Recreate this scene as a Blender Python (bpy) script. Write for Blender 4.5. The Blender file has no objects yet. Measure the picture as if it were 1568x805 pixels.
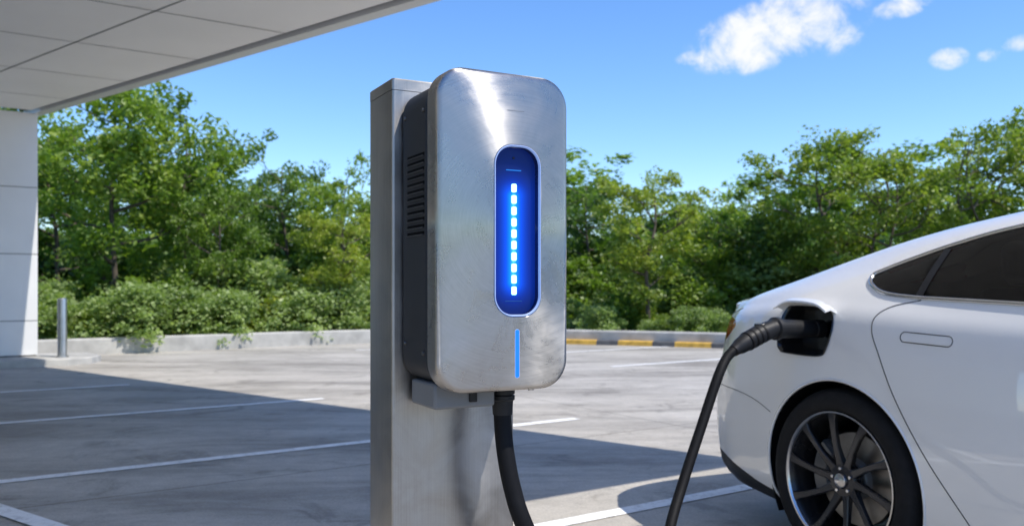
import bpy, bmesh, math, random
import numpy as np
from mathutils import Vector, Matrix
from mathutils.bvhtree import BVHTree
R=math.radians
scene=bpy.context.scene
col=scene.collection
# ------------------------------------------------------------------ helpers
def nn(nt,t,loc=None,**kw):
    n=nt.nodes.new(t)
    for k,v in kw.items(): setattr(n,k,v)
    return n
def newmat(name):
    m=bpy.data.materials.new(name); m.use_nodes=True
    nt=m.node_tree
    b=nt.nodes['Principled BSDF']
    return m,nt,b
def pmat(name,colr,rough=.5,metal=0,var=0.0,scale=8,coat=0,bump=0,bscale=60,spec=.5):
    m,nt,b=newmat(name)
    b.inputs['Roughness'].default_value=rough
    b.inputs['Metallic'].default_value=metal
    b.inputs['Coat Weight'].default_value=coat
    b.inputs['Coat Roughness'].default_value=.03
    b.inputs['Specular IOR Level'].default_value=spec
    tc=nn(nt,'ShaderNodeTexCoord')
    if var>0:
        no=nn(nt,'ShaderNodeTexNoise'); no.inputs['Scale'].default_value=scale; no.inputs['Detail'].default_value=6
        nt.links.new(tc.outputs['Object'],no.inputs['Vector'])
        r=nn(nt,'ShaderNodeValToRGB')
        r.color_ramp.elements[0].position=.3; r.color_ramp.elements[1].position=.7
        r.color_ramp.elements[0].color=tuple(c*(1-var) for c in colr)+(1,)
        r.color_ramp.elements[1].color=tuple(min(1,c*(1+var)) for c in colr)+(1,)
        nt.links.new(no.outputs['Fac'],r.inputs['Fac']); nt.links.new(r.outputs['Color'],b.inputs['Base Color'])
        mr=nn(nt,'ShaderNodeMapRange'); mr.inputs['To Min'].default_value=max(0,rough-.06); mr.inputs['To Max'].default_value=min(1,rough+.06)
        nt.links.new(no.outputs['Fac'],mr.inputs['Value']); nt.links.new(mr.outputs['Result'],b.inputs['Roughness'])
    else:
        b.inputs['Base Color'].default_value=tuple(colr)+(1,)
    if bump>0:
        n2=nn(nt,'ShaderNodeTexNoise'); n2.inputs['Scale'].default_value=bscale; n2.inputs['Detail'].default_value=4
        nt.links.new(tc.outputs['Object'],n2.inputs['Vector'])
        bp=nn(nt,'ShaderNodeBump'); bp.inputs['Strength'].default_value=bump; bp.inputs['Distance'].default_value=.01
        nt.links.new(n2.outputs['Fac'],bp.inputs['Height']); nt.links.new(bp.outputs['Normal'],b.inputs['Normal'])
    return m
def emat(name,colr,st,base=(0,0,0)):
    m,nt,b=newmat(name)
    b.inputs['Base Color'].default_value=tuple(base)+(1,)
    b.inputs['Emission Color'].default_value=tuple(colr)+(1,)
    b.inputs['Emission Strength'].default_value=st
    b.inputs['Roughness'].default_value=.25
    return m
def empty(name,loc=(0,0,0),rz=0):
    e=bpy.data.objects.new(name,None); col.objects.link(e); e.location=loc; e.rotation_euler=(0,0,rz); e.empty_display_size=.2
    return e
def mk(name,V,F,mats,parent=None,smooth=True,angle=35,midx=None,fix=True):
    me=bpy.data.meshes.new(name)
    me.from_pydata([tuple(map(float,v)) for v in V],[],[tuple(int(i) for i in f) for f in F])
    if not isinstance(mats,(list,tuple)): mats=[mats]
    for m in mats: me.materials.append(m)
    if midx is not None: me.polygons.foreach_set('material_index',midx)
    if fix:
        bm=bmesh.new(); bm.from_mesh(me); bmesh.ops.recalc_face_normals(bm,faces=bm.faces); bm.to_mesh(me); bm.free()
    if smooth:
        me.polygons.foreach_set('use_smooth',[True]*len(me.polygons))
        me.set_sharp_from_angle(angle=R(angle))
    me.update()
    o=bpy.data.objects.new(name,me); col.objects.link(o)
    if parent: o.parent=parent
    return o
def box(a,b):
    x0,y0,z0=a; x1,y1,z1=b
    V=[(x0,y0,z0),(x1,y0,z0),(x1,y1,z0),(x0,y1,z0),(x0,y0,z1),(x1,y0,z1),(x1,y1,z1),(x0,y1,z1)]
    F=[(0,3,2,1),(4,5,6,7),(0,1,5,4),(1,2,6,5),(2,3,7,6),(3,0,4,7)]
    return V,F
class MB:
    def __init__(s): s.V=[];s.F=[];s.M=[]
    def add(s,V,F,m=0):
        o=len(s.V); s.V+= [tuple(v) for v in V]; s.F+=[tuple(i+o for i in f) for f in F]; s.M+=[m]*len(F)
    def box(s,a,b,m=0): s.add(*box(a,b),m)
def bbox(name,a,b,mat,parent,bev=.003,segs=2):
    o=mk(name,*box(a,b),mat,parent)
    if bev:
        md=o.modifiers.new('b','BEVEL'); md.width=bev; md.segments=segs; md.limit_method='ANGLE'
    return o
def catmull(P,n=8,closed=False):
    P=np.array(P,float); N=len(P); out=[]
    rng=range(N) if closed else range(N-1)
    for i in rng:
        if closed: p0,p1,p2,p3=P[(i-1)%N],P[i],P[(i+1)%N],P[(i+2)%N]
        else: p0=P[max(i-1,0)];p1=P[i];p2=P[i+1];p3=P[min(i+2,N-1)]
        for k in range(n):
            t=k/n
            out.append(.5*((2*p1)+(-p0+p2)*t+(2*p0-5*p1+4*p2-p3)*t*t+(-p0+3*p1-3*p2+p3)*t**3))
    if not closed: out.append(P[-1])
    return np.array(out)
def tubeVF(P,rad,segs=12,closed=False,caps=True):
    P=[Vector(p) for p in P]; N=len(P)
    if not hasattr(rad,'__len__'): rad=[rad]*N
    V=[];F=[]
    T=[]
    for i in range(N):
        if closed: t=P[(i+1)%N]-P[(i-1)%N]
        else: t=P[min(i+1,N-1)]-P[max(i-1,0)]
        if t.length<1e-9: t=Vector((0,0,1))
        T.append(t.normalized())
    up=Vector((0,0,1)) if abs(T[0].z)<.9 else Vector((1,0,0))
    n=T[0].cross(up).normalized()
    for i in range(N):
        n=(n-T[i]*n.dot(T[i]));
        n=n.normalized() if n.length>1e-6 else T[i].orthogonal().normalized()
        b=T[i].cross(n)
        for k in range(segs):
            a=2*math.pi*k/segs
            V.append(P[i]+(n*math.cos(a)+b*math.sin(a))*rad[i])
    M=N if closed else N-1
    for i in range(M):
        j=(i+1)%N
        for k in range(segs):
            k2=(k+1)%segs
            F.append((i*segs+k,i*segs+k2,j*segs+k2,j*segs+k))
    if not closed and caps:
        F.append(tuple(range(segs))[::-1]); F.append(tuple((N-1)*segs+k for k in range(segs)))
    return V,F
def tube(name,P,rad,mat,parent=None,segs=12,closed=False,angle=60):
    return mk(name,*tubeVF(P,rad,segs,closed),mat,parent,angle=angle)
def rr(u0,u1,z0,z1,r,n=8):
    pts=[]
    for cx,cz,a0 in ((u1-r,z1-r,0),(u0+r,z1-r,90),(u0+r,z0+r,180),(u1-r,z0+r,270)):
        for k in range(n+1):
            a=R(a0+90*k/n); pts.append((cx+r*math.cos(a),cz+r*math.sin(a)))
    return pts
def rrbox(u0,u1,z0,z1,r,prof,n=8,capF=True,capB=True):
    V=[];F=[];L=4*(n+1)
    for y,ins in prof:
        for u,z in rr(u0+ins,u1-ins,z0+ins,z1-ins,max(r-ins,.0005),n): V.append((u,y,z))
    for i in range(len(prof)-1):
        for k in range(L):
            k2=(k+1)%L; F.append((i*L+k,i*L+k2,(i+1)*L+k2,(i+1)*L+k))
    if capF: F.append(tuple(range(L)))
    if capB: F.append(tuple((len(prof)-1)*L+k for k in range(L))[::-1])
    return V,F
def lathe(prof,segs=48,axis='y'):
    V=[];F=[];n=len(prof)
    for k in range(segs):
        a=2*math.pi*k/segs
        for r,y in prof: V.append((r*math.cos(a),y,r*math.sin(a)))
    for k in range(segs):
        k2=(k+1)%segs
        for i in range(n-1): F.append((k*n+i,k2*n+i,k2*n+i+1,k*n+i+1))
    return V,F
# ------------------------------------------------------------------ camera
H=1.08
cam=bpy.data.cameras.new('camera'); co=bpy.data.objects.new('camera',cam); col.objects.link(co)
co.location=(0,0,H); co.rotation_euler=(R(90),0,0)
cam.sensor_width=36; cam.lens=36*1300/1568; cam.shift_y=37.5/1568; cam.clip_end=2000; cam.clip_start=.05
cam.dof.use_dof=True; cam.dof.focus_distance=1.75; cam.dof.aperture_fstop=5.6
scene.camera=co
# ------------------------------------------------------------------ sun & sky
EL=58; AZ=R(120.8)
sd=Vector((math.sin(AZ)*math.cos(R(EL)),math.cos(AZ)*math.cos(R(EL)),math.sin(R(EL))))
sl=bpy.data.lights.new('sun','SUN'); sl.energy=5.0; sl.angle=R(.5); sl.color=(1,.94,.85)
so=bpy.data.objects.new('sun',sl); col.objects.link(so); so.rotation_euler=sd.to_track_quat('Z','Y').to_euler(); so.location=(5,-5,10)
w=bpy.data.worlds.new('World'); scene.world=w; w.use_nodes=True
nt=w.node_tree; bg=nt.nodes['Background']
sky=nn(nt,'ShaderNodeTexSky',sky_type='NISHITA'); sky.sun_disc=False; sky.sun_elevation=R(EL); sky.sun_rotation=AZ
sky.air_density=.9; sky.dust_density=.25; sky.ozone_density=3.5
tc=nn(nt,'ShaderNodeTexCoord')
def M(op,a,b=None,c=None,clamp=False):
    n=nn(nt,'ShaderNodeMath',operation=op); n.use_clamp=clamp
    for i,v in enumerate((a,b,c)):
        if v is None: continue
        if isinstance(v,(int,float)): n.inputs[i].default_value=v
        else: nt.links.new(v,n.inputs[i])
    return n.outputs[0]
def dot(vec):
    n=nn(nt,'ShaderNodeVectorMath',operation='DOT_PRODUCT'); nt.links.new(tc.outputs['Generated'],n.inputs[0]); n.inputs[1].default_value=vec; return n.outputs['Value']
def cloudmask(px,py,sx,sy,tilt=0,amp=1):
    d=Vector(((px-784)/1300,1,(440-py)/1300)).normalized()
    t1=d.cross(Vector((0,0,1))).normalized(); t2=t1.cross(d).normalized()
    c,s=math.cos(R(tilt)),math.sin(R(tilt))
    a=t1*c+t2*s; b=t2*c-t1*s
    A=M('MULTIPLY',dot(a),1300/sx); B=M('MULTIPLY',dot(b),1300/sy)
    f=M('ADD',M('POWER',M('ABSOLUTE',A),2),M('POWER',M('ABSOLUTE',B),2))
    front=M('GREATER_THAN',dot(d),.5)
    m=M('MULTIPLY',M('MAXIMUM',M('SUBTRACT',1,f),0),amp)
    return M('MULTIPLY',m,front)
masks=[cloudmask(1175,52,130,56,12,1),cloudmask(1235,18,95,36,5,.9),cloudmask(1085,84,56,17,8,.75),cloudmask(1453,90,30,18,0,.8),cloudmask(1385,10,52,18,8,.7),cloudmask(1515,85,22,12,0,.5),cloudmask(1562,66,30,14,0,.6),cloudmask(1300,50,55,34,30,.42),cloudmask(2300,60,350,90,0,1)]
mm=masks[0]
for k in masks[1:]: mm=M('MAXIMUM',mm,k)
no=nn(nt,'ShaderNodeTexNoise'); no.inputs['Scale'].default_value=26; no.inputs['Detail'].default_value=11; no.inputs['Roughness'].default_value=.66; no.inputs['Distortion'].default_value=.35
nt.links.new(tc.outputs['Generated'],no.inputs['Vector'])
cl=M('ADD',mm,M('MULTIPLY',M('SUBTRACT',no.outputs['Fac'],.50),2.8))
gate=M('MULTIPLY',mm,3.0,clamp=True)
cl=M('MULTIPLY',cl,gate)
mr=nn(nt,'ShaderNodeMapRange',interpolation_type='SMOOTHSTEP'); mr.inputs['From Min'].default_value=.05; mr.inputs['From Max'].default_value=1.2
nt.links.new(cl,mr.inputs['Value'])
hs=nn(nt,'ShaderNodeHueSaturation'); hs.inputs['Hue'].default_value=.506; hs.inputs['Saturation'].default_value=1.2; hs.inputs['Value'].default_value=1.62
nt.links.new(sky.outputs[0],hs.inputs['Color'])
mix=nn(nt,'ShaderNodeMix',data_type='RGBA')
nt.links.new(mr.outputs[0],mix.inputs[0]); nt.links.new(hs.outputs[0],mix.inputs[6]); mix.inputs[7].default_value=(6.6,6.7,6.8,1)
nt.links.new(mix.outputs[2],bg.inputs['Color']); bg.inputs['Strength'].default_value=.15
scene.view_settings.view_transform='Standard'; scene.view_settings.look='None'; scene.view_settings.exposure=0
# ------------------------------------------------------------------ materials
def concrete():
    m,nt,b=newmat('lot_concrete')
    tc=nn(nt,'ShaderNodeTexCoord')
    def noise(s,d=6,r=.55,dis=0,vec=None):
        n=nn(nt,'ShaderNodeTexNoise'); n.inputs['Scale'].default_value=s; n.inputs['Detail'].default_value=d; n.inputs['Roughness'].default_value=r; n.inputs['Distortion'].default_value=dis
        nt.links.new(vec or tc.outputs['Object'],n.inputs['Vector']); return n.outputs['Fac']
    mp=nn(nt,'ShaderNodeMapping'); mp.inputs['Rotation'].default_value=(0,0,R(-34)); mp.inputs['Scale'].default_value=(.35,1.6,1)
    nt.links.new(tc.outputs['Object'],mp.inputs['Vector'])
    def ramp(f,p0,p1,c0,c1):
        r=nn(nt,'ShaderNodeValToRGB'); r.color_ramp.elements[0].position=p0; r.color_ramp.elements[1].position=p1
        r.color_ramp.elements[0].color=c0+(1,); r.color_ramp.elements[1].color=c1+(1,); nt.links.new(f,r.inputs['Fac']); return r.outputs['Color']
    def mul(a,bb,f=1):
        x=nn(nt,'ShaderNodeMix',data_type='RGBA',blend_type='MULTIPLY'); x.inputs[0].default_value=f
        nt.links.new(a,x.inputs[6]); nt.links.new(bb,x.inputs[7]); return x.outputs[2]
    base=ramp(noise(.6,8,.6,.3),.3,.7,(.44,.41,.36),(.58,.545,.485))
    streak=ramp(noise(.9,8,.66,.6,mp.outputs[0]),.38,.55,(.48,.47,.46),(1,1,1))
    spots=ramp(noise(1.7,10,.72,.8),.35,.45,(.52,.51,.50),(1,1,1))
    fine=ramp(noise(75,4,.75),.3,.7,(.74,.74,.74),(1.12,1.12,1.12))
    mid=ramp(noise(9,6,.7,.4),.3,.7,(.86,.86,.86),(1.06,1.06,1.06))
    c=mul(mul(mul(mul(base,streak,.7),spots,.66),fine),mid)
    mp2=nn(nt,'ShaderNodeMapping'); mp2.inputs['Rotation'].default_value=(0,0,R(-34)); nt.links.new(tc.outputs['Object'],mp2.inputs['Vector'])
    br=nn(nt,'ShaderNodeTexBrick'); br.offset=0; br.inputs['Scale'].default_value=1; br.inputs['Brick Width'].default_value=4.8; br.inputs['Row Height'].default_value=4.8; br.inputs['Mortar Size'].default_value=.008
    br.inputs['Color1'].default_value=(1,1,1,1); br.inputs['Color2'].default_value=(.95,.95,.95,1); br.inputs['Mortar'].default_value=(.55,.54,.52,1)
    nt.links.new(mp2.outputs[0],br.inputs['Vector'])
    c=mul(c,br.outputs['Color'])
    nt.links.new(c,b.inputs['Base Color'])
    rr_=nn(nt,'ShaderNodeMapRange'); rr_.inputs['To Min'].default_value=.40; rr_.inputs['To Max'].default_value=.85
    nt.links.new(noise(1.1,6,.6,.5),rr_.inputs['Value']); nt.links.new(rr_.outputs[0],b.inputs['Roughness'])
    bp=nn(nt,'ShaderNodeBump'); bp.inputs['Strength'].default_value=.35; bp.inputs['Distance'].default_value=.006
    nt.links.new(noise(120,4,.75),bp.inputs['Height']); nt.links.new(bp.outputs[0],b.inputs['Normal'])
    b.inputs['Specular IOR Level'].default_value=.3
    return m
M_lot=concrete()
M_grass=pmat('grass_ground',(.09,.14,.035),.9,var=.4,scale=3,bump=.6,bscale=30)
M_kerb=pmat('kerb_concrete',(.42,.41,.38),.8,var=.22,scale=4,bump=.3)
M_yel=pmat('kerb_yellow',(.60,.36,.06),.7,var=.25,scale=10)
M_kdark=pmat('kerb_dark',(.09,.09,.09),.7,var=.3,scale=10)
def linemat():
    m,nt,b=newmat('line_paint'); tc=nn(nt,'ShaderNodeTexCoord')
    n=nn(nt,'ShaderNodeTexNoise'); n.inputs['Scale'].default_value=14; n.inputs['Detail'].default_value=10; n.inputs['Roughness'].default_value=.78
    nt.links.new(tc.outputs['Object'],n.inputs['Vector'])
    r=nn(nt,'ShaderNodeValToRGB'); r.color_ramp.elements[0].position=.34; r.color_ramp.elements[1].position=.50
    r.color_ramp.elements[0].color=(.50,.49,.46,1); r.color_ramp.elements[1].color=(.88,.88,.86,1)
    nt.links.new(n.outputs['Fac'],r.inputs['Fac']); nt.links.new(r.outputs[0],b.inputs['Base Color']); b.inputs['Roughness'].default_value=.6
    return m
M_line=linemat()
M_wall=pmat('white_panel',(.80,.80,.79),.55,var=.04,scale=1.5)
M_joint=pmat('joint_dark',(.14,.14,.14),.8)
M_soff=pmat('soffit_panel',(.88,.86,.82),.6,var=.04,scale=.7)
M_fascia=pmat('fascia_metal',(.70,.70,.70),.4,metal=.2)
M_black=pmat('black_plastic',(.012,.0125,.014),.5,var=.2,scale=40,spec=.3)
M_rubber=pmat('rubber',(.006,.006,.007),.6,var=.15,scale=50,spec=.18)
M_char=pmat('charcoal_housing',(.018,.020,.024),.5,var=.15,scale=12,bump=.05,bscale=300,spec=.3)
def steel(name,center,radial=True,rough=.33,an=.75,base=(.56,.555,.545)):
    m,nt,b=newmat(name)
    b.inputs['Metallic'].default_value=1
    tc=nn(nt,'ShaderNodeTexCoord')
    sub=nn(nt,'ShaderNodeVectorMath',operation='SUBTRACT'); nt.links.new(tc.outputs['Object'],sub.inputs[0]); sub.inputs[1].default_value=center
    n=nn(nt,'ShaderNodeTexNoise'); n.inputs['Scale'].default_value=9; n.inputs['Detail'].default_value=8; n.inputs['Roughness'].default_value=.65; n.inputs['Distortion'].default_value=.8
    nt.links.new(tc.outputs['Object'],n.inputs['Vector'])
    sep=nn(nt,'ShaderNodeSeparateXYZ'); nt.links.new(sub.outputs[0],sep.inputs[0])
    if radial:
        ln=nn(nt,'ShaderNodeVectorMath',operation='LENGTH'); nt.links.new(sub.outputs[0],ln.inputs[0])
        cx=nn(nt,'ShaderNodeCombineXYZ'); nt.links.new(ln.outputs['Value'],cx.inputs[0])
        at=nn(nt,'ShaderNodeMath',operation='ARCTAN2'); nt.links.new(sep.outputs['Z'],at.inputs[0]); nt.links.new(sep.outputs['X'],at.inputs[1])
        ma=nn(nt,'ShaderNodeMath',operation='MULTIPLY'); ma.inputs[1].default_value=.004; nt.links.new(at.outputs[0],ma.inputs[0]); nt.links.new(ma.outputs[0],cx.inputs[1])
        gv=cx.outputs[0]
    else:
        mp=nn(nt,'ShaderNodeMapping'); mp.inputs['Scale'].default_value=(1,1,.012); nt.links.new(tc.outputs['Object'],mp.inputs['Vector']); gv=mp.outputs[0]
    g=nn(nt,'ShaderNodeTexNoise'); g.inputs['Scale'].default_value=450; g.inputs['Detail'].default_value=3
    nt.links.new(gv,g.inputs['Vector'])
    r=nn(nt,'ShaderNodeValToRGB'); r.color_ramp.elements[0].position=.25; r.color_ramp.elements[1].position=.7
    r.color_ramp.elements[0].color=tuple(c*.68 for c in base)+(1,); r.color_ramp.elements[1].color=tuple(c*1.18 for c in base)+(1,)
    av=nn(nt,'ShaderNodeMath',operation='MULTIPLY_ADD'); nt.links.new(g.outputs['Fac'],av.inputs[0]); av.inputs[1].default_value=.30
    hm=nn(nt,'ShaderNodeMath',operation='MULTIPLY'); nt.links.new(n.outputs['Fac'],hm.inputs[0]); hm.inputs[1].default_value=.70; nt.links.new(hm.outputs[0],av.inputs[2])
    nt.links.new(av.outputs[0],r.inputs['Fac']); nt.links.new(r.outputs[0],b.inputs['Base Color'])
    mr=nn(nt,'ShaderNodeMapRange'); mr.inputs['From Min'].default_value=.3; mr.inputs['From Max'].default_value=.7; mr.inputs['To Min'].default_value=rough-.07; mr.inputs['To Max'].default_value=rough+.10
    nt.links.new(n.outputs['Fac'],mr.inputs['Value']); nt.links.new(mr.outputs[0],b.inputs['Roughness'])
    b.inputs['Anisotropic'].default_value=an
    vt=nn(nt,'ShaderNodeVectorTransform',vector_type='VECTOR',convert_from='OBJECT',convert_to='WORLD')
    if radial:
        nt.links.new(sub.outputs[0],vt.inputs[0])
    else:
        cv=nn(nt,'ShaderNodeCombineXYZ'); cv.inputs[2].default_value=1; nt.links.new(cv.outputs[0],vt.inputs[0])
    nt.links.new(vt.outputs[0],b.inputs['Tangent'])
    bp=nn(nt,'ShaderNodeBump'); bp.inputs['Strength'].default_value=.06; bp.inputs['Distance'].default_value=.001
    nt.links.new(g.outputs['Fac'],bp.inputs['Height']); nt.links.new(bp.outputs[0],b.inputs['Normal'])
    return m
M_face=steel('brushed_steel_face',(.168,.01,1.20),True,rough=.28,an=.93,base=(.42,.40,.38))
M_post=steel('brushed_steel_post',(0,0,0),False,rough=.36,an=.6,base=(.39,.375,.355))
M_bol=pmat('bollard_steel',(.5,.5,.5),.35,metal=1,var=.1)
M_chrome=pmat('chrome',(.6,.6,.6),.2,metal=1)
# ------------------------------------------------------------------ ground
mk('grass_ground',[(-600,-600,-.012),(600,-600,-.012),(600,600,-.012),(-600,600,-.012)],[(0,1,2,3)],M_grass,smooth=False)
kp=catmull([(-40,1),(-24,4),(-14,9.0),(-7.6,13.0),(-3.2,16.2),(-.5,16.7),(1.8,16.1),(4.5,14.9),(9,13),(16,11),(26,8),(45,2)],10)
lot=[(x,y,0) for x,y in kp]+[(45,-40,0),(-40,-40,0)]
mk('parking_lot',lot,[tuple(range(len(lot)))],M_lot,smooth=False)
def sweep(path,prof,closed=False):
    V=[];F=[];n=len(prof);N=len(path)
    for i in range(N):
        t=np.array(path[min(i+1,N-1)])-np.array(path[max(i-1,0)]); t/=np.linalg.norm(t); nr=np.array((-t[1],t[0]))
        for o,z in prof:
            p=np.array(path[i])+nr*o; V.append((p[0],p[1],z))
    for i in range(N-1):
        for k in range(n-1): F.append((i*n+k,(i+1)*n+k,(i+1)*n+k+1,i*n+k+1))
    return V,F
mk('perimeter_kerb_wall',*sweep(kp,[(.0,-.01),(0,.24),(.02,.26),(.26,.26),(.28,.24),(.28,-.02)]),M_kerb,angle=30)
seg=np.array([p for p in kp if -0.2<p[0]<12]); L=np.r_[0,np.cumsum(np.linalg.norm(np.diff(seg,axis=0),axis=1))]
mb=MB(); s=0; k=0
while s<L[-1]-.9:
    ln=.66 if k%2==0 else .42
    pts=[(np.interp(s+q*ln/4,L,seg[:,0]),np.interp(s+q*ln/4,L,seg[:,1])) for q in range(5)]
    V,F=sweep(pts,[(-.16,-.01),(-.15,.075),(-.13,.09),(-.002,.09)]); mb.add(V,F,0 if k%2==0 else 1); s+=ln; k+=1
mk('painted_kerb',mb.V,mb.F,[M_yel,M_kdark],midx=mb.M)
l34=np.array((math.cos(R(34)),math.sin(R(34)))); m34=np.array((-l34[1],l34[0]))
mb=MB()
def line(m,a,b,wd=.1):
    P=[l34*a+m34*(m-wd/2),l34*b+m34*(m-wd/2),l34*b+m34*(m+wd/2),l34*a+m34*(m+wd/2)]
    mb.add([(p[0],p[1],.004) for p in P],[(0,1,2,3)])
for m,e in ((3.10,5.9),(5.5,4.35),(7.87,3.1),(10.2,1.75),(12.5,.3)): line(m,e-6.2,e)
for m in (8.85,11.25,13.6): line(m,7.6-(m-8.85)*.35,11.4)
line(6.45,7.9,11.8)
a=np.array((-2.75,4.31)); d=np.array((.81,-.585)); nrm=np.array((.585,.81))*.05
P=[a-nrm,a+d*2.2-nrm,a+d*2.2+nrm,a+nrm]; mb.add([(p[0],p[1],.008) for p in P],[(0,1,2,3)])
mk('parking_lines',mb.V,mb.F,M_line,smooth=False)
# ------------------------------------------------------------------ building with canopy
nE=np.array((.623,.782)); dE=np.array((.782,-.623))
def pt(n,m):
    A=np.array([nE,m34]); return np.linalg.solve(A,np.array((n,m)))
bld=empty('canopy_building')
ZS=3.6
N0=5.38; M0=1.5; M1=14.14
def quadslab(name,n0,n1,m0,m1,z0,z1,mat):
    P=[pt(n0,m0),pt(n1,m0),pt(n1,m1),pt(n0,m1)]
    V=[(p[0],p[1],z0) for p in P]+[(p[0],p[1],z1) for p in P]
    F=[(0,3,2,1),(4,5,6,7),(0,1,5,4),(1,2,6,5),(2,3,7,6),(3,0,4,7)]
    return mk(name,V,F,mat,bld,smooth=False)
NB=-16
quadslab('canopy_soffit',NB,N0-.20,M0+.2,M1-.3,ZS,ZS+.3,M_soff)
quadslab('canopy_gutter_groove',N0-.20,N0-.14,M0,M1+.1,ZS+.05,ZS+.25,M_joint)
quadslab('canopy_fascia',N0-.14,N0,M0,M1+.1,ZS-.03,ZS+.32,M_fascia)
quadslab('canopy_fascia_end',NB,N0-.20,M0,M0+.197,ZS-.03,ZS+.32,M_fascia)
quadslab('canopy_roof',NB,N0+.03,M0-.03,M1+.15,ZS+.323,ZS+.38,M_fascia)
mbj=MB()
def jl(n0,n1,m0,m1):
    P=[pt(n0,m0),pt(n1,m0),pt(n1,m1),pt(n0,m1)]
    V=[(p[0],p[1],ZS-.004) for p in P]; mbj.add(V,[(0,3,2,1)])
for n in np.arange(N0-1.35,NB,-1.5): jl(n-.007,n+.007,M0+.2,M1-.3)
for m in np.arange(M1-1.4,M0+.3,-1.5): jl(NB,N0-.2,m-.006,m+.006)
mk('soffit_joints',mbj.V,mbj.F,M_joint,bld,smooth=False)
c2=pt(N0-.10,M1-.25)
def wallseg(name,p0,p1,th,z0,z1,mat,par):
    p0=np.array(p0);p1=np.array(p1); t=(p1-p0)/np.linalg.norm(p1-p0); n=np.array((-t[1],t[0]))*th
    P=[p0,p1,p1+n,p0+n]
    V=[(p[0],p[1],z0) for p in P]+[(p[0],p[1],z1) for p in P]
    F=[(0,3,2,1),(4,5,6,7),(0,1,5,4),(1,2,6,5),(2,3,7,6),(3,0,4,7)]
    return mk(name,V,F,mat,par,smooth=False)
wl=c2-l34*13
for i,(z0,z1) in enumerate(((.12,.60),(.612,1.55),(1.562,2.5),(2.512,ZS-.032))):
    wallseg('wall_panel_%d'%i,wl,c2,.35,z0,z1,M_wall,bld)
wallseg('wall_core',wl+m34*.012,c2+m34*.012-l34*.02,.32,.1,ZS-.035,M_joint,bld)
c4=pt(NB+.5,M0+.6); c3=pt(NB+.5,M1-.3)
wallseg('rear_wall',c3,c4,.3,0,ZS-.003,M_wall,bld)
P=[c2-l34*13-m34*.7,c2-m34*.75+l34*.3,c2-m34*.6+l34*.62,c2-m34*.2+l34*.8,c2+m34*.35+l34*.75,c2+m34*.6-l34*.2,c2+m34*.6-l34*13]
nP=len(P)
V=[(p[0],p[1],-.01) for p in P]+[(p[0],p[1],.085) for p in P]
cen=np.mean(P,axis=0)
V+=[(p[0]+(cen-p)[0]*.01,p[1]+(cen-p)[1]*.01,.10) for p in P]
F=[tuple(2*nP+i for i in range(nP))]
for r_ in range(2):
    for i in range(nP):
        j=(i+1)%nP; F.append((r_*nP+i,r_*nP+j,(r_+1)*nP+j,(r_+1)*nP+i))
mk('building_plinth',V,F,M_kerb,bld,smooth=False)
bp_=lathe([(0,.83),(.045,.83),(.06,.815),(.062,.80),(.062,.02),(.085,.02),(.085,0)],24)
bo=mk('steel_bollard',*bp_,M_bol); bo.rotation_euler=(R(90),0,0)
bo.location=(-6.33,11.95,.10)
# ------------------------------------------------------------------ charger
TH=R(28)
ch=empty('ev_charging_station',(-.138,1.6,0),TH)
def C(name,V,F,mat,**kw): return mk(name,V,F,mat,ch,**kw)
U0,U1,Z0,Z1=-.004,.287,.876,1.503
W=(.121,.2185,1.026,1.358); WR=.038
n=12;Lr=4*(n+1)
V=[];F=[]
prof=[(.05,.003),(.046,0),(.012,0),(.0085,.0006),(.005,.0020),(.0022,.0045),(.0006,.0080),(0,.012)]
for y,ins in prof:
    V+=[(u,y,z) for u,z in rr(U0+ins,U1-ins,Z0+ins,Z1-ins,.060-ins,n)]
V+=[(u,0,z) for u,z in rr(W[0]-.005,W[1]+.005,W[2]-.005,W[3]+.005,WR+.005,n)]
V+=[(u,.002,z) for u,z in rr(W[0]-.002,W[1]+.002,W[2]-.002,W[3]+.002,WR+.002,n)]
V+=[(u,.004,z) for u,z in rr(*W,WR,n)]
V+=[(u,.03,z) for u,z in rr(*W,WR,n)]
for i in range(len(prof)+3):
    for k in range(Lr):
        k2=(k+1)%Lr; F.append((i*Lr+k,i*Lr+k2,(i+1)*Lr+k2,(i+1)*Lr+k))
F.append(tuple(range(Lr)))
C('steel_front_cover',V,F,M_face,angle=28)
o=C('charcoal_housing',*rrbox(U0+.008,U1-.008,Z0+.012,Z1-.014,.05,[(.052,0),(.062,.0),(.066,.004),(.072,.004),(.076,0),(.198,0),(.208,.008)],n=8),M_char,angle=30)
M_slot=pmat('slot_dark',(.003,.003,.003),.9,spec=.1)
mb=MB(); mb2=MB()
for i in range(12):
    z=1.342-i*.0142
    mb.box((U0+.0070,.082,z),(U0+.0125,.172,z+.0055))
    mb2.box((U0+.0045,.082,z-.0022),(U0+.0125,.172,z-.0002))
C('vent_slots',mb.V,mb.F,M_slot,smooth=False)
C('vent_louvres',mb2.V,mb2.F,pmat('louvre_grey',(.035,.038,.042),.5),smooth=False)
mb=MB()
for (y,z) in ((.085,1.43),(.185,1.43),(.085,.95),(.185,.965)):
    V,F=lathe([(0,-.003),(.004,-.003),(.005,0),(.005,.003)],12)
    V=[(U0+.007+v[1],y+v[0],z+v[2]) for v in V]; mb.add(V,F)
C('housing_screws',mb.V,mb.F,pmat('dark_screw',(.12,.12,.12),.4,metal=1))
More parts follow.
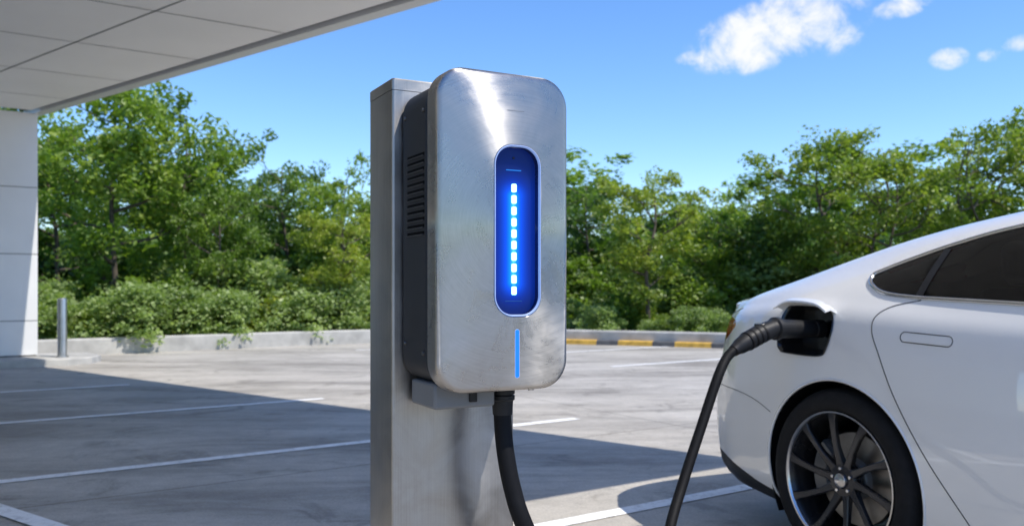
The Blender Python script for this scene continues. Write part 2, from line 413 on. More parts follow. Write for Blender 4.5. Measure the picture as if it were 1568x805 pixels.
def glowmat():
    m,nt,b=newmat('display_backlight')
    tc=nn(nt,'ShaderNodeTexCoord'); sep=nn(nt,'ShaderNodeSeparateXYZ'); nt.links.new(tc.outputs['Object'],sep.inputs[0])
    def MM(op,a,b_=None,cl=False):
        n=nn(nt,'ShaderNodeMath',operation=op); n.use_clamp=cl
        for i,v in enumerate((a,b_)):
            if v is None: continue
            if isinstance(v,(int,float)): n.inputs[i].default_value=v
            else: nt.links.new(v,n.inputs[i])
        return n.outputs[0]
    dx=MM('DIVIDE',MM('ABSOLUTE',MM('SUBTRACT',sep.outputs['X'],.169)),.032)
    dz=MM('DIVIDE',MM('MAXIMUM',MM('SUBTRACT',MM('ABSOLUTE',MM('SUBTRACT',sep.outputs['Z'],1.176)),.085),0),.032)
    d=MM('SQRT',MM('ADD',MM('POWER',dx,2),MM('POWER',dz,2)))
    g=MM('POWER',2.718,MM('MULTIPLY',d,-1.8))
    r=nn(nt,'ShaderNodeValToRGB'); e=r.color_ramp.elements; e[0].position=0; e[0].color=(.0,.006,.07,1); e[1].position=1; e[1].color=(.08,.68,1.0,1)
    x=e.new(.15); x.color=(.0,.026,.36,1); x=e.new(.40); x.color=(.0,.09,.95,1); x=e.new(.65); x.color=(.0,.27,1,1)
    nt.links.new(g,r.inputs[0]); nt.links.new(r.outputs[0],b.inputs['Emission Color']); b.inputs['Emission Strength'].default_value=1.15
    b.inputs['Base Color'].default_value=(.003,.006,.02,1); b.inputs['Roughness'].default_value=.3; b.inputs['Specular IOR Level'].default_value=.15
    return m
C('display_panel',*rrbox(W[0]-.001,W[1]+.001,W[2]-.001,W[3]+.001,WR,[(.018,0),(.028,0)],n=10),glowmat(),smooth=False)
M_led=emat('led_white_cyan',(.28,.75,1.0),4.5)
M_rim=emat('display_rim_glow',(.22,.42,1.0),.35,base=(.3,.35,.5))
M_blue=emat('status_strip_blue',(.01,.24,1.0),1.15)
mb=MB()
for i in range(10):
    zc=1.278-i*.0227
    V,F=rrbox(.1645,.1745,zc-.0083,zc+.0083,.003,[(.0135,.001),(.0145,0),(.019,0)],n=3); mb.add(V,F)
C('led_segments',mb.V,mb.F,M_led)
V,F=rrbox(.152,.186,1.3125,1.3145,.0009,[(.0165,0),(.019,0)],n=3); C('display_top_mark',V,F,emat('dim_blue_mark',(.01,.25,1),.8))
V,F=rrbox(.150,.188,1.052,1.0535,.0007,[(.0165,0),(.019,0)],n=3); C('display_bottom_mark',V,F,emat('dim_blue',(.01,.18,.8),.4))
V,F=lathe([(0,.0165),(.0025,.0165),(.0025,.019)],12); V=[(v[0]+.169,v[1],v[2]+1.338) for v in V]; C('display_sensor',V,F,M_black)
V=[];F=[]
for ins,y in ((-.0032,.0005),(-.0028,-.0010),(-.0018,-.0013),(-.0008,-.0004),(.0004,.004)):
    V+=[(u,y,z) for u,z in rr(W[0]+ins,W[1]-ins,W[2]+ins,W[3]-ins,WR-ins,n)]
for i in range(4):
    for k in range(Lr):
        k2=(k+1)%Lr; F.append((i*Lr+k,i*Lr+k2,(i+1)*Lr+k2,(i+1)*Lr+k))
C('display_rim',V,F,M_rim)
V,F=rrbox(.1635,.1725,.902,.997,.0042,[(-.0008,.0008),(-.0003,0),(.003,0)],n=5); C('status_light_strip',V,F,M_blue)
V,F=rrbox(.1626,.1734,.901,.998,.0052,[(-.0002,0),(.003,0)],n=5); C('status_strip_bezel',V,F,M_rim)
V,F=rrbox(.146,.184,1.4275,1.429,.0006,[(-.0003,0),(.001,0)],n=3); C('engraved_mark',V,F,pmat('engrave',(.25,.25,.25),.5,metal=.5))
bbox('cable_bracket',(.02,.07,.838),(.155,.195,.890),pmat('grey_plastic',(.16,.165,.17),.5,var=.1),ch,.006)
bbox('bracket_latch',(.095,.064,.850),(.112,.0705,.874),M_black,ch,.002)
V,F=lathe([(0,.0),(.024,.0),(.026,.002),(.026,.010),(.022,.012),(.026,.014),(.026,.022),(.023,.025),(.029,.030),(.029,.046),(.0,.046)],20)
C('cable_gland',[(v[0]+.187,.10+v[2],.845+v[1]) for v in V],F,M_black)
V,F=lathe([(0,0),(.006,0),(.007,.003),(.007,.02)],12); C('service_knob',[(v[0]+.238,.07+v[2],.866+v[1]) for v in V],F,M_bol)
P0,P1,Y0,Y1,PT=-.017,.272,.209,.355,1.519
V,F=[],[]
pr=rr(P0,P1,Y0,Y1,.006,4)
for z in (0,.0,PT-.0255): V+=[(a,b,z) for a,b in pr]
LL=len(pr)
for i in range(2):
    for k in range(LL): F.append((i*LL+k,i*LL+(k+1)%LL,(i+1)*LL+(k+1)%LL,(i+1)*LL+k))
C('steel_post',V,F,M_post,angle=50)
V,F=[],[]
for z,ins in ((PT-.0243,0.0),(PT-.003,0),(PT,.003)):
    V+=[(a,b,z) for a,b in rr(P0-.0004+ins,P1+.0004-ins,Y0-.0004+ins,Y1+.0004-ins,.006,4)]
for i in range(2):
    for k in range(LL): F.append((i*LL+k,i*LL+(k+1)%LL,(i+1)*LL+(k+1)%LL,(i+1)*LL+k))
F.append(tuple(2*LL+k for k in range(LL))); F.append(tuple(range(LL)))
C('post_cap',V,F,M_post,angle=30)
bbox('post_cap_gap',(P0+.003,Y0+.003,PT-.03),(P1-.003,Y1-.003,PT-.02),M_joint,ch,0)
bbox('post_base_plate',(P0-.06,Y0-.06,.002),(P1+.06,Y1+.06,.014),M_post,ch,.003)
# ------------------------------------------------------------------ car
HD=np.array((math.cos(R(-65)),math.sin(R(-65))))
LF=np.array((-HD[1],HD[0]))
axle=np.array((1.215,3.20))+LF*.965
car=empty('parked_car',(axle[0],axle[1],0),R(-65))
def carw(x,y,z):
    p=axle+HD*x+LF*y; return Vector((p[0],p[1],z))
def smoothspl(x,y,xi):
    x=np.array(x,float);y=np.array(y,float);h=np.diff(x);d=np.diff(y)/h
    m=np.zeros_like(y); m[0]=d[0];m[-1]=d[-1]
    m[1:-1]=(d[:-1]*h[1:]+d[1:]*h[:-1])/(h[1:]+h[:-1])
    k=np.clip(np.searchsorted(x,xi)-1,0,len(h)-1); t=(xi-x[k])/h[k]
    return (2*t**3-3*t**2+1)*y[k]+(t**3-2*t**2+t)*h[k]*m[k]+(-2*t**3+3*t**2)*y[k+1]+(t**3-t**2)*h[k]*m[k+1]
SX=[-1.0,-.97,-.90,-.75,-.5,0,.5,1.2,2.0,2.6,3.0,3.4,3.7,3.88,3.95]
T={
'zb':[.34,.27,.22,.19,.17,.165,.165,.165,.165,.165,.165,.165,.17,.20,.28],
'wm':[.50,.66,.785,.88,.935,.968,.962,.955,.95,.955,.96,.935,.86,.70,.5],
'zm':[.54,.54,.55,.58,.62,.66,.62,.58,.58,.6,.62,.6,.56,.5,.45],
'ws':[.45,.60,.725,.835,.90,.938,.935,.925,.915,.91,.90,.86,.77,.62,.44],
'zs':[.80,.83,.86,.895,.92,.925,.895,.87,.85,.84,.83,.80,.74,.66,.58],
'wb':[.42,.56,.675,.765,.825,.862,.87,.87,.865,.855,.82,.74,.64,.5,.38],
'zt':[.90,.935,.965,.995,1.025,1.045,1.02,.995,.965,.945,.93,.88,.80,.70,.61],
'wr':[.36,.52,.62,.655,.63,.60,.60,.61,.62,.66,.70,.62,.52,.4,.3],
'zr':[.915,.955,.995,1.04,1.12,1.255,1.33,1.38,1.34,1.165,.985,.93,.85,.74,.64],
'zc':[.92,.965,1.01,1.065,1.165,1.31,1.395,1.44,1.405,1.22,1.02,.965,.885,.77,.65]}
xs=np.unique(np.concatenate([np.linspace(-1,-.9,10),np.linspace(-.9,-.6,18),np.linspace(-.6,.7,84),np.linspace(.7,3.4,130),np.linspace(3.4,3.8,22),np.linspace(3.8,3.95,14)]))
g={k:smoothspl(SX,v,xs) for k,v in T.items()}
nX=len(xs)
keys=[]
for i in range(nX):
    G={k:g[k][i] for k in g}
    pts=[(0,G['zb']),(G['wm']*.80,G['zb']),(G['wm']*.94,G['zb']+.035),(G['wm']*.985,G['zb']+.16*min(1,(G['zm']-G['zb'])/.4)),(G['wm'],G['zm']),(G['ws'],G['zs']),(G['wb'],G['zt']),((G['wb']+G['wr'])/2+.012,(G['zt']+G['zr'])/2+.010),(G['wr'],G['zr']),(G['wr']*.62,G['zc']-(G['zc']-G['zr'])*.30),(0,G['zc'])]
    keys.append(pts)
keys=np.array(keys)
nk=keys.shape[1]
per=[3,3,4,10,16,9,7,7,9,9]
vi=np.concatenate([k+np.arange(per[k])/per[k] for k in range(nk-1)]+[[nk-1]])
nV=len(vi)
G3=np.zeros((nX,nV,3))
for i in range(nX):
    ks=np.arange(nk)
    G3[i,:,0]=xs[i]
    G3[i,:,1]=-smoothspl(ks,keys[i,:,0],vi); G3[i,:,2]=smoothspl(ks,keys[i,:,1],vi)
G3[:,0,1]=0;G3[:,-1,1]=0
G3[:,:,1]=np.minimum(G3[:,:,1],0)
V0=G3.reshape(-1,3).copy()
Fq=[(i*nV+j,(i+1)*nV+j,(i+1)*nV+j+1,i*nV+j+1) for i in range(nX-1) for j in range(nV-1)]
bvh=BVHTree.FromPolygons([Vector(v) for v in V0],Fq)
def side(x,z,off=0):
    h=bvh.ray_cast(Vector((x,-2,z)),Vector((0,1,0)))
    if h[0] is None: return None
    return h[0]
def top(x,y):
    h=bvh.ray_cast(Vector((x,y,3)),Vector((0,0,-1)))
    return h[0]
def inpoly(P,X,Y):
    P=np.array(P); r=np.zeros(len(X),bool)
    for i in range(len(P)):
        x1,y1=P[i];x2,y2=P[(i+1)%len(P)]
        if y1==y2: continue
        c=((y1>Y)!=(y2>Y))&(X<(x2-x1)*(Y-y1)/(y2-y1)+x1); r^=c
    return r
def nearest(P,x,y):
    P=np.array(P); A=P; B=np.roll(P,-1,axis=0); D=B-A; q=np.array((x,y))
    t=np.clip(((q-A)*D).sum(1)/np.maximum((D*D).sum(1),1e-12),0,1); C_=A+D*t[:,None]
    k=np.argmin(((C_-q)**2).sum(1)); return C_[k]
Vc=V0.copy(); FA=np.array(Fq); mat=np.zeros(len(FA),int)
def region(poly,idx,mode='side',cond=None,over=None):
    cen=V0[FA].mean(axis=1)
    a=cen[:,0]; b=cen[:,2] if mode=='side' else cen[:,1]
    ins=inpoly(poly,a,b)
    if cond is not None: ins&=cond(cen)
    vin=np.zeros(len(Vc),bool); vin[FA[ins].ravel()]=True
    vout=np.zeros(len(Vc),bool); vout[FA[~ins].ravel()]=True
    for v in np.where(vin&vout)[0]:
        x,y,z=V0[v]
        if mode=='side':
            q=nearest(poly,x,z)
            if np.hypot(q[0]-x,q[1]-z)>.05: continue
            h=side(q[0],q[1])
            if h is not None and abs(h.y-y)<.2: Vc[v]=h
        else:
            q=nearest(poly,x,y)
            if abs(y)<1e-6: q=(q[0],0)
            if np.hypot(q[0]-x,q[1]-y)>.05: continue
            h=top(q[0],q[1])
            if h is not None and abs(h.z-z)<.2: Vc[v]=h
    mat[ins]=idx
def circ(cx,cz,r,n=72): return [(cx+r*math.cos(2*math.pi*k/n),cz+r*math.sin(2*math.pi*k/n)) for k in range(n)]
WZ=.35; AR=.382
lo=lambda c:(c[:,1]<-.60)
win=catmull([(.02,1.125),(.06,1.085),(.20,1.05),(.63,1.03),(1.3,1.005),(2.1,.98),(2.56,.972),(2.57,.99),(2.42,1.085),(2.2,1.2),(1.95,1.285),(1.6,1.325),(1.2,1.335),(.8,1.318),(.49,1.28),(.3,1.235),(.16,1.19),(.06,1.15)],6,True)
up_=lambda c:(c[:,1]<-.5)&(c[:,2]>.9)
region(win,1,'side',up_)
ws=catmull([(2.03,.3),(2.03,-.3),(2.10,-.55),(2.5,-.60),(2.85,-.655),(2.96,-.45),(3.03,-.15),(3.04,.3)],6,True)
region(ws,1,'top',lambda c:c[:,2]>.9)
rg=catmull([(-.62,.3),(-.62,-.3),(-.56,-.48),(.0,-.47),(.45,-.47),(.52,-.35),(.55,.3)],6,True)
region(rg,1,'top',lambda c:c[:,2]>.9)
port=catmull([(-.33,.86),(-.325,.985),(-.28,1.005),(-.13,1.0),(-.06,.98),(-.035,.93),(-.05,.85),(-.09,.815),(-.27,.815),(-.31,.825)],6,True)
region(port,5,'side',lo)
tl=catmull([(-1.02,.79),(-1.02,.91),(-.93,.94),(-.78,.94),(-.68,.915),(-.78,.85),(-.90,.80)],6,True)
region(tl,3,'side')
dif=[(-1.1,.1),(-1.1,.33),(-.9,.335),(-.7,.30),(-.5,.25),(-.3,.22),(-.3,.1)]
region(dif,2,'side')
hl=catmull([(3.45,.70),(3.6,.74),(3.80,.70),(3.9,.60),(3.8,.58),(3.6,.62)],6,True)
region(hl,4,'side',lo)
sk=[(.30,.1),(.30,.225),(2.7,.225),(2.7,.1)]
region(sk,2,'side')
region(circ(0,WZ,AR),9,'side',lo)
region(circ(2.96,WZ,AR),9,'side',lo)
def paint():
    m,nt,b=newmat('white_car_paint')
    b.inputs['Base Color'].default_value=(.82,.815,.80,1); b.inputs['Roughness'].default_value=.3
    b.inputs['Coat Weight'].default_value=1; b.inputs['Coat Roughness'].default_value=.01; b.inputs['Coat IOR'].default_value=1.7
    tc=nn(nt,'ShaderNodeTexCoord'); n=nn(nt,'ShaderNodeTexNoise'); n.inputs['Scale'].default_value=2.2; n.inputs['Detail'].default_value=2
    nt.links.new(tc.outputs['Object'],n.inputs['Vector'])
    mr=nn(nt,'ShaderNodeMapRange'); mr.inputs['To Min'].default_value=.26; mr.inputs['To Max'].default_value=.36; nt.links.new(n.outputs['Fac'],mr.inputs['Value']); nt.links.new(mr.outputs[0],b.inputs['Roughness'])
    return m
def glass():
    m=bpy.data.materials.new('tinted_glass'); m.use_nodes=True; nt=m.node_tree; nt.nodes.clear()
    out=nn(nt,'ShaderNodeOutputMaterial'); t=nn(nt,'ShaderNodeBsdfTransparent'); t.inputs[0].default_value=(.20,.21,.21,1)
    g_=nn(nt,'ShaderNodeBsdfGlossy'); g_.inputs['Roughness'].default_value=.02; g_.inputs['Color'].default_value=(.8,.8,.8,1)
    f=nn(nt,'ShaderNodeFresnel'); f.inputs['IOR'].default_value=1.4
    tc=nn(nt,'ShaderNodeTexCoord'); no=nn(nt,'ShaderNodeTexNoise'); no.inputs['Scale'].default_value=5; nt.links.new(tc.outputs['Object'],no.inputs['Vector'])
    mu=nn(nt,'ShaderNodeMath',operation='MULTIPLY_ADD'); nt.links.new(no.outputs['Fac'],mu.inputs[0]); mu.inputs[1].default_value=.01; nt.links.new(f.outputs[0],mu.inputs[2])
    mx=nn(nt,'ShaderNodeMixShader'); nt.links.new(mu.outputs[0],mx.inputs[0]); nt.links.new(t.outputs[0],mx.inputs[1]); nt.links.new(g_.outputs[0],mx.inputs[2]); nt.links.new(mx.outputs[0],out.inputs[0])
    return m
M_paint=paint(); M_glass=glass()
M_tl=pmat('tail_lamp',(.45,.02,.02),.08,coat=1); M_hl=pmat('head_lamp',(.5,.52,.55),.08,coat=1)
mats=[M_paint,M_glass,M_black,M_tl,M_hl]
VR=Vc; nv=len(VR)
Vall=np.vstack([VR,VR*np.array([1,-1,1])])
Fall=[];Mall=[]
for f,m in zip(FA,mat):
    if m!=9:
        if m!=5: Fall.append(tuple(f)); Mall.append(m)
        Fall.append(tuple((f+nv)[::-1])); Mall.append(0 if m==5 else m)
for i in (0,nX-1):
    for j in range(nV-1):
        a_=i*nV+j; Fall.append((a_,a_+1,a_+1+nv,a_+nv)); Mall.append(2 if (i==0 and j<12) else 0)
me=bpy.data.meshes.new('body'); me.from_pydata([tuple(v) for v in Vall],[],[tuple(int(i) for i in f) for f in Fall])
for m in mats: me.materials.append(m)
me.polygons.foreach_set('material_index',Mall)
bm=bmesh.new(); bm.from_mesh(me); bmesh.ops.remove_doubles(bm,verts=bm.verts,dist=.0004); bmesh.ops.recalc_face_normals(bm,faces=bm.faces); bm.to_mesh(me); bm.free()
me.polygons.foreach_set('use_smooth',[True]*len(me.polygons)); me.set_sharp_from_angle(angle=R(50))
body=bpy.data.objects.new('body',me); col.objects.link(body); body.parent=car
def proj(poly,off=0.0,mode='side',mirror=True,sgn=1):
    out=[]
    for a_,b_ in poly:
        h=side(a_,b_) if mode=='side' else top(a_,b_)
        if h is None: continue
        out.append(Vector((h.x,h.y-off if mode=='side' else h.y,h.z+(off if mode!='side' else 0))))
    return out
def surfline(name,poly,r,mat,closed=False,mirror=True,off=0,segs=6):
    P=proj(poly,off); mb=MB(); V,F=tubeVF(P,r,segs,closed); mb.add(V,F)
    if mirror: V2=[(v[0],-v[1],v[2]) for v in V]; mb.add(V2,[f[::-1] for f in F])
    return mk(name,mb.V,mb.F,mat,car,angle=60)
M_seam=pmat('panel_gap',(.06,.06,.062),.8)
surfline('window_trim',win,.0085,M_chrome,True,off=.001,segs=8)
surfline('rear_door_seam',catmull([(.30,1.035),(.2,1.012),(.15,.975),(.152,.92),(.195,.84),(.275,.69),(.395,.51),(.53,.34),(.60,.24)],8),.0022,M_seam)
surfline('door_bottom_seam',[(x,.235) for x in np.linspace(.6,2.35,40)],.0022,M_seam)
surfline('mid_door_seam',catmull([(1.22,1.0),(1.22,.8),(1.24,.5),(1.26,.235)],8),.0022,M_seam)
surfline('front_door_seam',catmull([(2.36,.97),(2.40,.8),(2.40,.5),(2.35,.235)],8),.0022,M_seam)
surfline('bumper_seam',catmull([(-.36,.565),(-.46,.60),(-.62,.625),(-.80,.63),(-.93,.625)],8),.0016,M_seam)
surfline('lid_seam',catmull([(-.70,.985),(-.8,.965),(-.93,.945)],8),.002,M_seam)
surfline('wheel_arch_lip',[(AR*math.cos(R(a))*1.0,WZ+AR*math.sin(R(a))) for a in np.arange(-25,206,4)],.006,M_paint,off=-.002)
surfline('front_arch_lip',[(2.96+AR*math.cos(R(a)),WZ+AR*math.sin(R(a))) for a in np.arange(-25,206,4)],.006,M_paint,off=-.002)
def strip(name,poly,mat,off=.004):
    mb=MB()
    for sg in (1,-1):
        V=[];F=[]
        for x0,x1,z in poly:
            a_=side(x0,z); b_=side(x1,z)
            V+=[(a_.x,(a_.y-off)*sg,a_.z),(b_.x,(b_.y-off)*sg,b_.z)]
        for i in range(len(poly)-1): F.append((2*i,2*i+1,2*i+3,2*i+2))
        mb.add(V,F)
    return mk(name,mb.V,mb.F,mat,car)
strip('quarter_pillar',[(.27+.0*k,.30,1.05+k*.0188) for k in range(11)][:10],M_black)
strip('centre_pillar',[(1.17,1.25,1.01+k*.032) for k in range(11)],M_black)
for hx,nm in ((.375,'rear_handle'),(1.42,'front_handle')):
    P=[]
    for u,v in rr(hx-.10,hx+.10,-.0175,.0175,.017,5): P.append((u,.905+v+(hx-u)*.04))
    surfline(nm+'_gap',P,.0018,M_seam,True)
    P2=[(hx+(u-hx)*.93,.905+(z-.905)*.78) for u,z in P]
    pr_=proj(P2,.004); mb=MB()
    for sg in (1,-1): mb.add([(p.x,p.y*sg,p.z) for p in pr_],[tuple(range(len(pr_)))])
    mk(nm,mb.V,mb.F,M_paint,car)
P=proj(port); n_=len(P)
V=[];F=[]
for off,sc in ((-.004,1.02),(-.007,1.0),(-.004,.97),(.01,.93),(.07,.82)):
    cx=sum(p.x for p in P)/n_; cz=sum(p.z for p in P)/n_
    for p in P: V.append((cx+(p.x-cx)*sc,p.y+off+(0 if off<.05 else (-.93-p.y)*.8+.03),cz+(p.z-cz)*sc))
for i in range(4):
    for k in range(n_): F.append((i*n_+k,i*n_+(k+1)%n_,(i+1)*n_+(k+1)%n_,(i+1)*n_+k))
F.append(tuple(4*n_+k for k in range(n_)))
M_gloss=pmat('gloss_black',(.010,.010,.011),.2,coat=.15)
mk('charge_port_pocket',V,F,M_gloss,car,angle=40)
fl=catmull([(-.345,.99),(-.29,1.020),(-.13,1.014),(-.04,.985)],8); P=proj(fl)
V=[];F=[]
for p in P:
    for dy,dz in ((.0,.004),(-.035,.016),(-.065,.006),(-.068,-.001),(-.035,.007),(0,-.006)): V.append((p.x,p.y+dy*(.9),p.z+dz))
for i in range(len(P)-1):
    for k in range(6): F.append((i*6+k,i*6+(k+1)%6,(i+1)*6+(k+1)%6,(i+1)*6+k))
F.append(tuple(range(6))); F.append(tuple((len(P)-1)*6+k for k in range(6)))
mk('charge_port_flap',V,F,M_paint,car,angle=40)
V,F=lathe([(0,-.0),(.032,0),(.036,.004),(.036,.05)],24); mk('charge_socket',[(v[0]-.18,v[1]-.90,v[2]+.915) for v in V],F,M_black,car)
V=[];F=[]
ys=np.linspace(-.72,.72,41)
for y in ys:
    e=abs(y)/.72; xb=-1.0+.15*e**3; z=1.030-.035*e**2.5; tp=(1-e**8)
    for dx,dz in ((.20,.008),(.10,.020*tp+.004),(.0,.012*tp+.006),(-.03*tp,.006),(0,-.006),(.12,-.035)): V.append((xb+dx,y,z+dz))
for i in range(len(ys)-1):
    for k in range(6): F.append((i*6+k,i*6+(k+1)%6,(i+1)*6+(k+1)%6,(i+1)*6+k))
F.append(tuple(range(6))); F.append(tuple((len(ys)-1)*6+k for k in range(6)))
mk('tail_spoiler',V,F,M_paint,car,angle=50)
for wx in (0,2.96):
    for sg in (1,-1):
        V=[];F=[];angs=np.arange(-30,211,6)
        for a_ in angs:
            for y in (.93,.60): V.append((wx+(AR+.003)*math.cos(R(a_)),-y*sg,WZ+(AR+.003)*math.sin(R(a_))))
        for i in range(len(angs)-1): F.append((2*i,2*i+2,2*i+3,2*i+1))
        F.append(tuple(2*i+1 for i in range(len(angs))))
        mk('wheel_well',V,F,M_rubber,car)
bbox('underbody',(-.85,-.6,.18),(3.7,.6,.24),M_black,car,.02)
M_int=pmat('interior_fabric',(.03,.03,.032),.8,var=.2)
bbox('cabin_floor',(-.4,-.8,.45),(2.6,.8,.5),M_int,car,.02)
bbox('parcel_shelf',(-.55,-.7,.88),(.10,.7,.94),M_int,car,.02)
bbox('dashboard',(2.45,-.75,.6),(2.95,.75,.93),M_int,car,.05)
def seat(x,y,nm):
    bbox(nm+'_back',(x-.12,y-.25,.5),(x+.02,y+.25,1.08),M_int,car,.05,4)
    bbox(nm+'_cushion',(x,y-.25,.45),(x+.5,y+.25,.62),M_int,car,.05,4)
    bbox(nm+'_headrest',(x-.11,y-.13,1.09),(x-.01,y+.13,1.25),M_int,car,.045,4)
for i,(x,y) in enumerate(((.42,-.36),(.42,.36),(1.55,-.38),(1.55,.38))): seat(x,y,'seat_%d'%i)
for sg in (1,-1):
    V,F=lathe([(0,-.06),(.05,-.055),(.075,-.03),(.08,0),(.06,.05),(.0,.07)],20)
    mk('door_mirror',[(2.28+v[1]*.8,sg*(1.0+v[0]*1.2),1.02+v[2]*.8) for v in V],F,M_paint,car)
    tube('mirror_arm',[(2.28,sg*.84,.98),(2.28,sg*.95,1.0)],.015,M_black,car)
M_tyre=pmat('tyre_rubber',(.014,.014,.015),.75,var=.2,scale=30,bump=.15,bscale=120,spec=.2)
M_rimd=pmat('dark_alloy',(.05,.051,.056),.26,metal=.75,var=.1)
M_rims=pmat('machined_alloy',(.55,.55,.56),.22,metal=1)
M_disc=pmat('brake_disc',(.28,.27,.26),.38,metal=1,var=.15,scale=20)
M_cal=pmat('caliper_grey',(.2,.2,.2),.45,metal=.4)
def wheel(wx,sg,nm):
    e=empty(nm,(wx,-.955*sg,WZ)); e.parent=car; e.rotation_euler=(0,R(11),0 if sg==1 else R(180))
    RT=.35
    mk('tyre',*lathe([(.262,.012),(.268,.0),(.285,-.006),(.305,-.007),(.325,-.001),(.338,.012),(.346,.03),(RT,.05),(RT,.085),(.345,.088),(.345,.094),(RT,.097),(RT,.145),(.345,.148),(.345,.154),(RT,.157),(RT,.19),(.346,.21),(.325,.235),(.27,.23)],72),M_tyre,e,angle=50)
    mk('rim_barrel',*lathe([(.262,.225),(.235,.21),(.228,.12),(.236,.05),(.246,.02),(.252,.008)],64),M_rimd,e)
    mk('rim_lip',*lathe([(.250,.010),(.2515,.002),(.256,-.003),(.262,-.003),(.265,.004),(.264,.014)],72),M_rims,e)
    mk('disc',*lathe([(.04,.10),(.175,.10),(.178,.103),(.178,.12)],48),M_disc,e)
    mk('disc_hat',*lathe([(0,.075),(.07,.075),(.078,.085),(.08,.10)],32),M_cal,e)
    a0,a1=R(150),R(215)
    V=[];F=[]
    for k in range(9):
        a_=a0+(a1-a0)*k/8
        for r_,y in ((.115,.085),(.115,.135),(.195,.135),(.195,.085),(.185,.072),(.125,.072)): V.append((r_*math.cos(a_),y,r_*math.sin(a_)))
    for k in range(8):
        for j in range(6): F.append((k*6+j,k*6+(j+1)%6,(k+1)*6+(j+1)%6,(k+1)*6+j))
    F.append(tuple(range(6)));F.append(tuple(48+j for j in range(6)))
    mk('caliper',V,F,M_cal,e,angle=30)
    V=[];F=[];o=0
    for k in range(10):
        a_=2*math.pi*k/10; c,s=math.cos(a_),math.sin(a_)
        st=[(.045,.021,.030,.030),(.075,.0145,.026,.026),(.13,.0115,.018,.020),(.19,.0125,.010,.018),(.228,.015,.005,.018),(.254,.022,.004,.022)]
        for r_,hw,yf,th in st:
            tw=.010*math.sin(r_/.25*math.pi)
            for t_,y in ((-hw,yf+th),(-hw,yf+.003),(-hw*.7,yf),(hw*.7,yf),(hw,yf+.003),(hw,yf+th)):
                t2=t_+tw; V.append((r_*c-t2*s,y,r_*s+t2*c))
        for i in range(len(st)-1):
            for j in range(6): F.append((o+i*6+j,o+i*6+(j+1)%6,o+(i+1)*6+(j+1)%6,o+(i+1)*6+j))
        o+=len(st)*6
    mk('spokes',V,F,M_rimd,e,angle=25)
    mk('hub',*lathe([(0,.018),(.026,.018),(.029,.021),(.031,.026),(.058,.028),(.064,.034),(.066,.07)],40),M_rimd,e,angle=30)
    mk('centre_cap',*lathe([(0,.012),(.022,.0125),(.027,.016),(.028,.02)],32),M_rims,e)
    mb=MB()
    for k in range(5):
        a_=2*math.pi*(k+.5)/5; V,F=lathe([(0,.022),(.006,.022),(.008,.026),(.008,.03)],10); mb.add([(v[0]+.045*math.cos(a_),v[1],v[2]+.045*math.sin(a_)) for v in V],F)
    mk('lug_nuts',mb.V,mb.F,M_rims,e)
for i,(wx,sg) in enumerate(((0,1),(0,-1),(2.96,1),(2.96,-1))): wheel(wx,sg,'wheel_%d'%i)
# ------------------------------------------------------------------ cable & connector
cb=empty('charging_cable')
end=np.array((.86,3.205,.857))
def chw(u,y,z):
    return Vector((-.138+u*math.cos(TH)-y*math.sin(TH),1.6+u*math.sin(TH)+y*math.cos(TH),z))
s0=chw(.187,.10,.86)
pts=[tuple(s0),(s0.x,s0.y,.81),(s0.x+.006,s0.y-.01,.74),(s0.x+.022,s0.y-.02,.66),(s0.x+.05,s0.y-.025,.58),(.13,s0.y+.0,.36),(.24,1.86,.12),(.32,2.02,.03),(.40,2.3,.019),(.44,2.58,.022),(.485,2.77,.09),(.535,2.88,.26),(.60,2.98,.395),(.687,3.07,.585),(.757,3.13,.745),(.80,3.17,.815),(.835,3.19,.845),tuple(end)]
tube('cable',catmull(pts,8),.0185,M_rubber,cb,segs=16)
tube('strain_relief',[tuple(s0-Vector((0,0,.045))),tuple(s0)],[.0205,.0235],M_black,cb,segs=16)
prt=carw(-.18,-.90,.915)
gp=[(.832,3.188,.842),(.85,3.20,.853),(.858,3.204,.857),(.90,3.228,.880),(.95,3.255,.902),(1.0,3.28,.918),(1.012,3.286,.920),(1.016,3.288,.9205),(1.03,3.295,.921),(1.034,3.297,.921),(1.08,3.319,.918),tuple(prt)]
gr=[.022,.026,.030,.036,.037,.036,.037,.045,.045,.038,.036,.034]
tube('connector_grip',gp,gr,M_black,cb,segs=24,angle=40)
mb=MB()
for t in (.25,.4,.55,.7):
    p=Vector(gp[2]).lerp(Vector(gp[5]),t); d_=(Vector(gp[5])-Vector(gp[2])).normalized()
    p2=p+Vector((0,0,.004))
    V,F=tubeVF([p2-d_*.004,p2+d_*.004],.0375,20); mb.add(V,F)
mk('grip_ribs',mb.V,mb.F,M_rubber,cb)
p=Vector(gp[4])+Vector((0,0,.034)); bbox('connector_button',(-.02,-.01,-.006),(.02,.01,.006),M_gloss,cb,.003).location=p
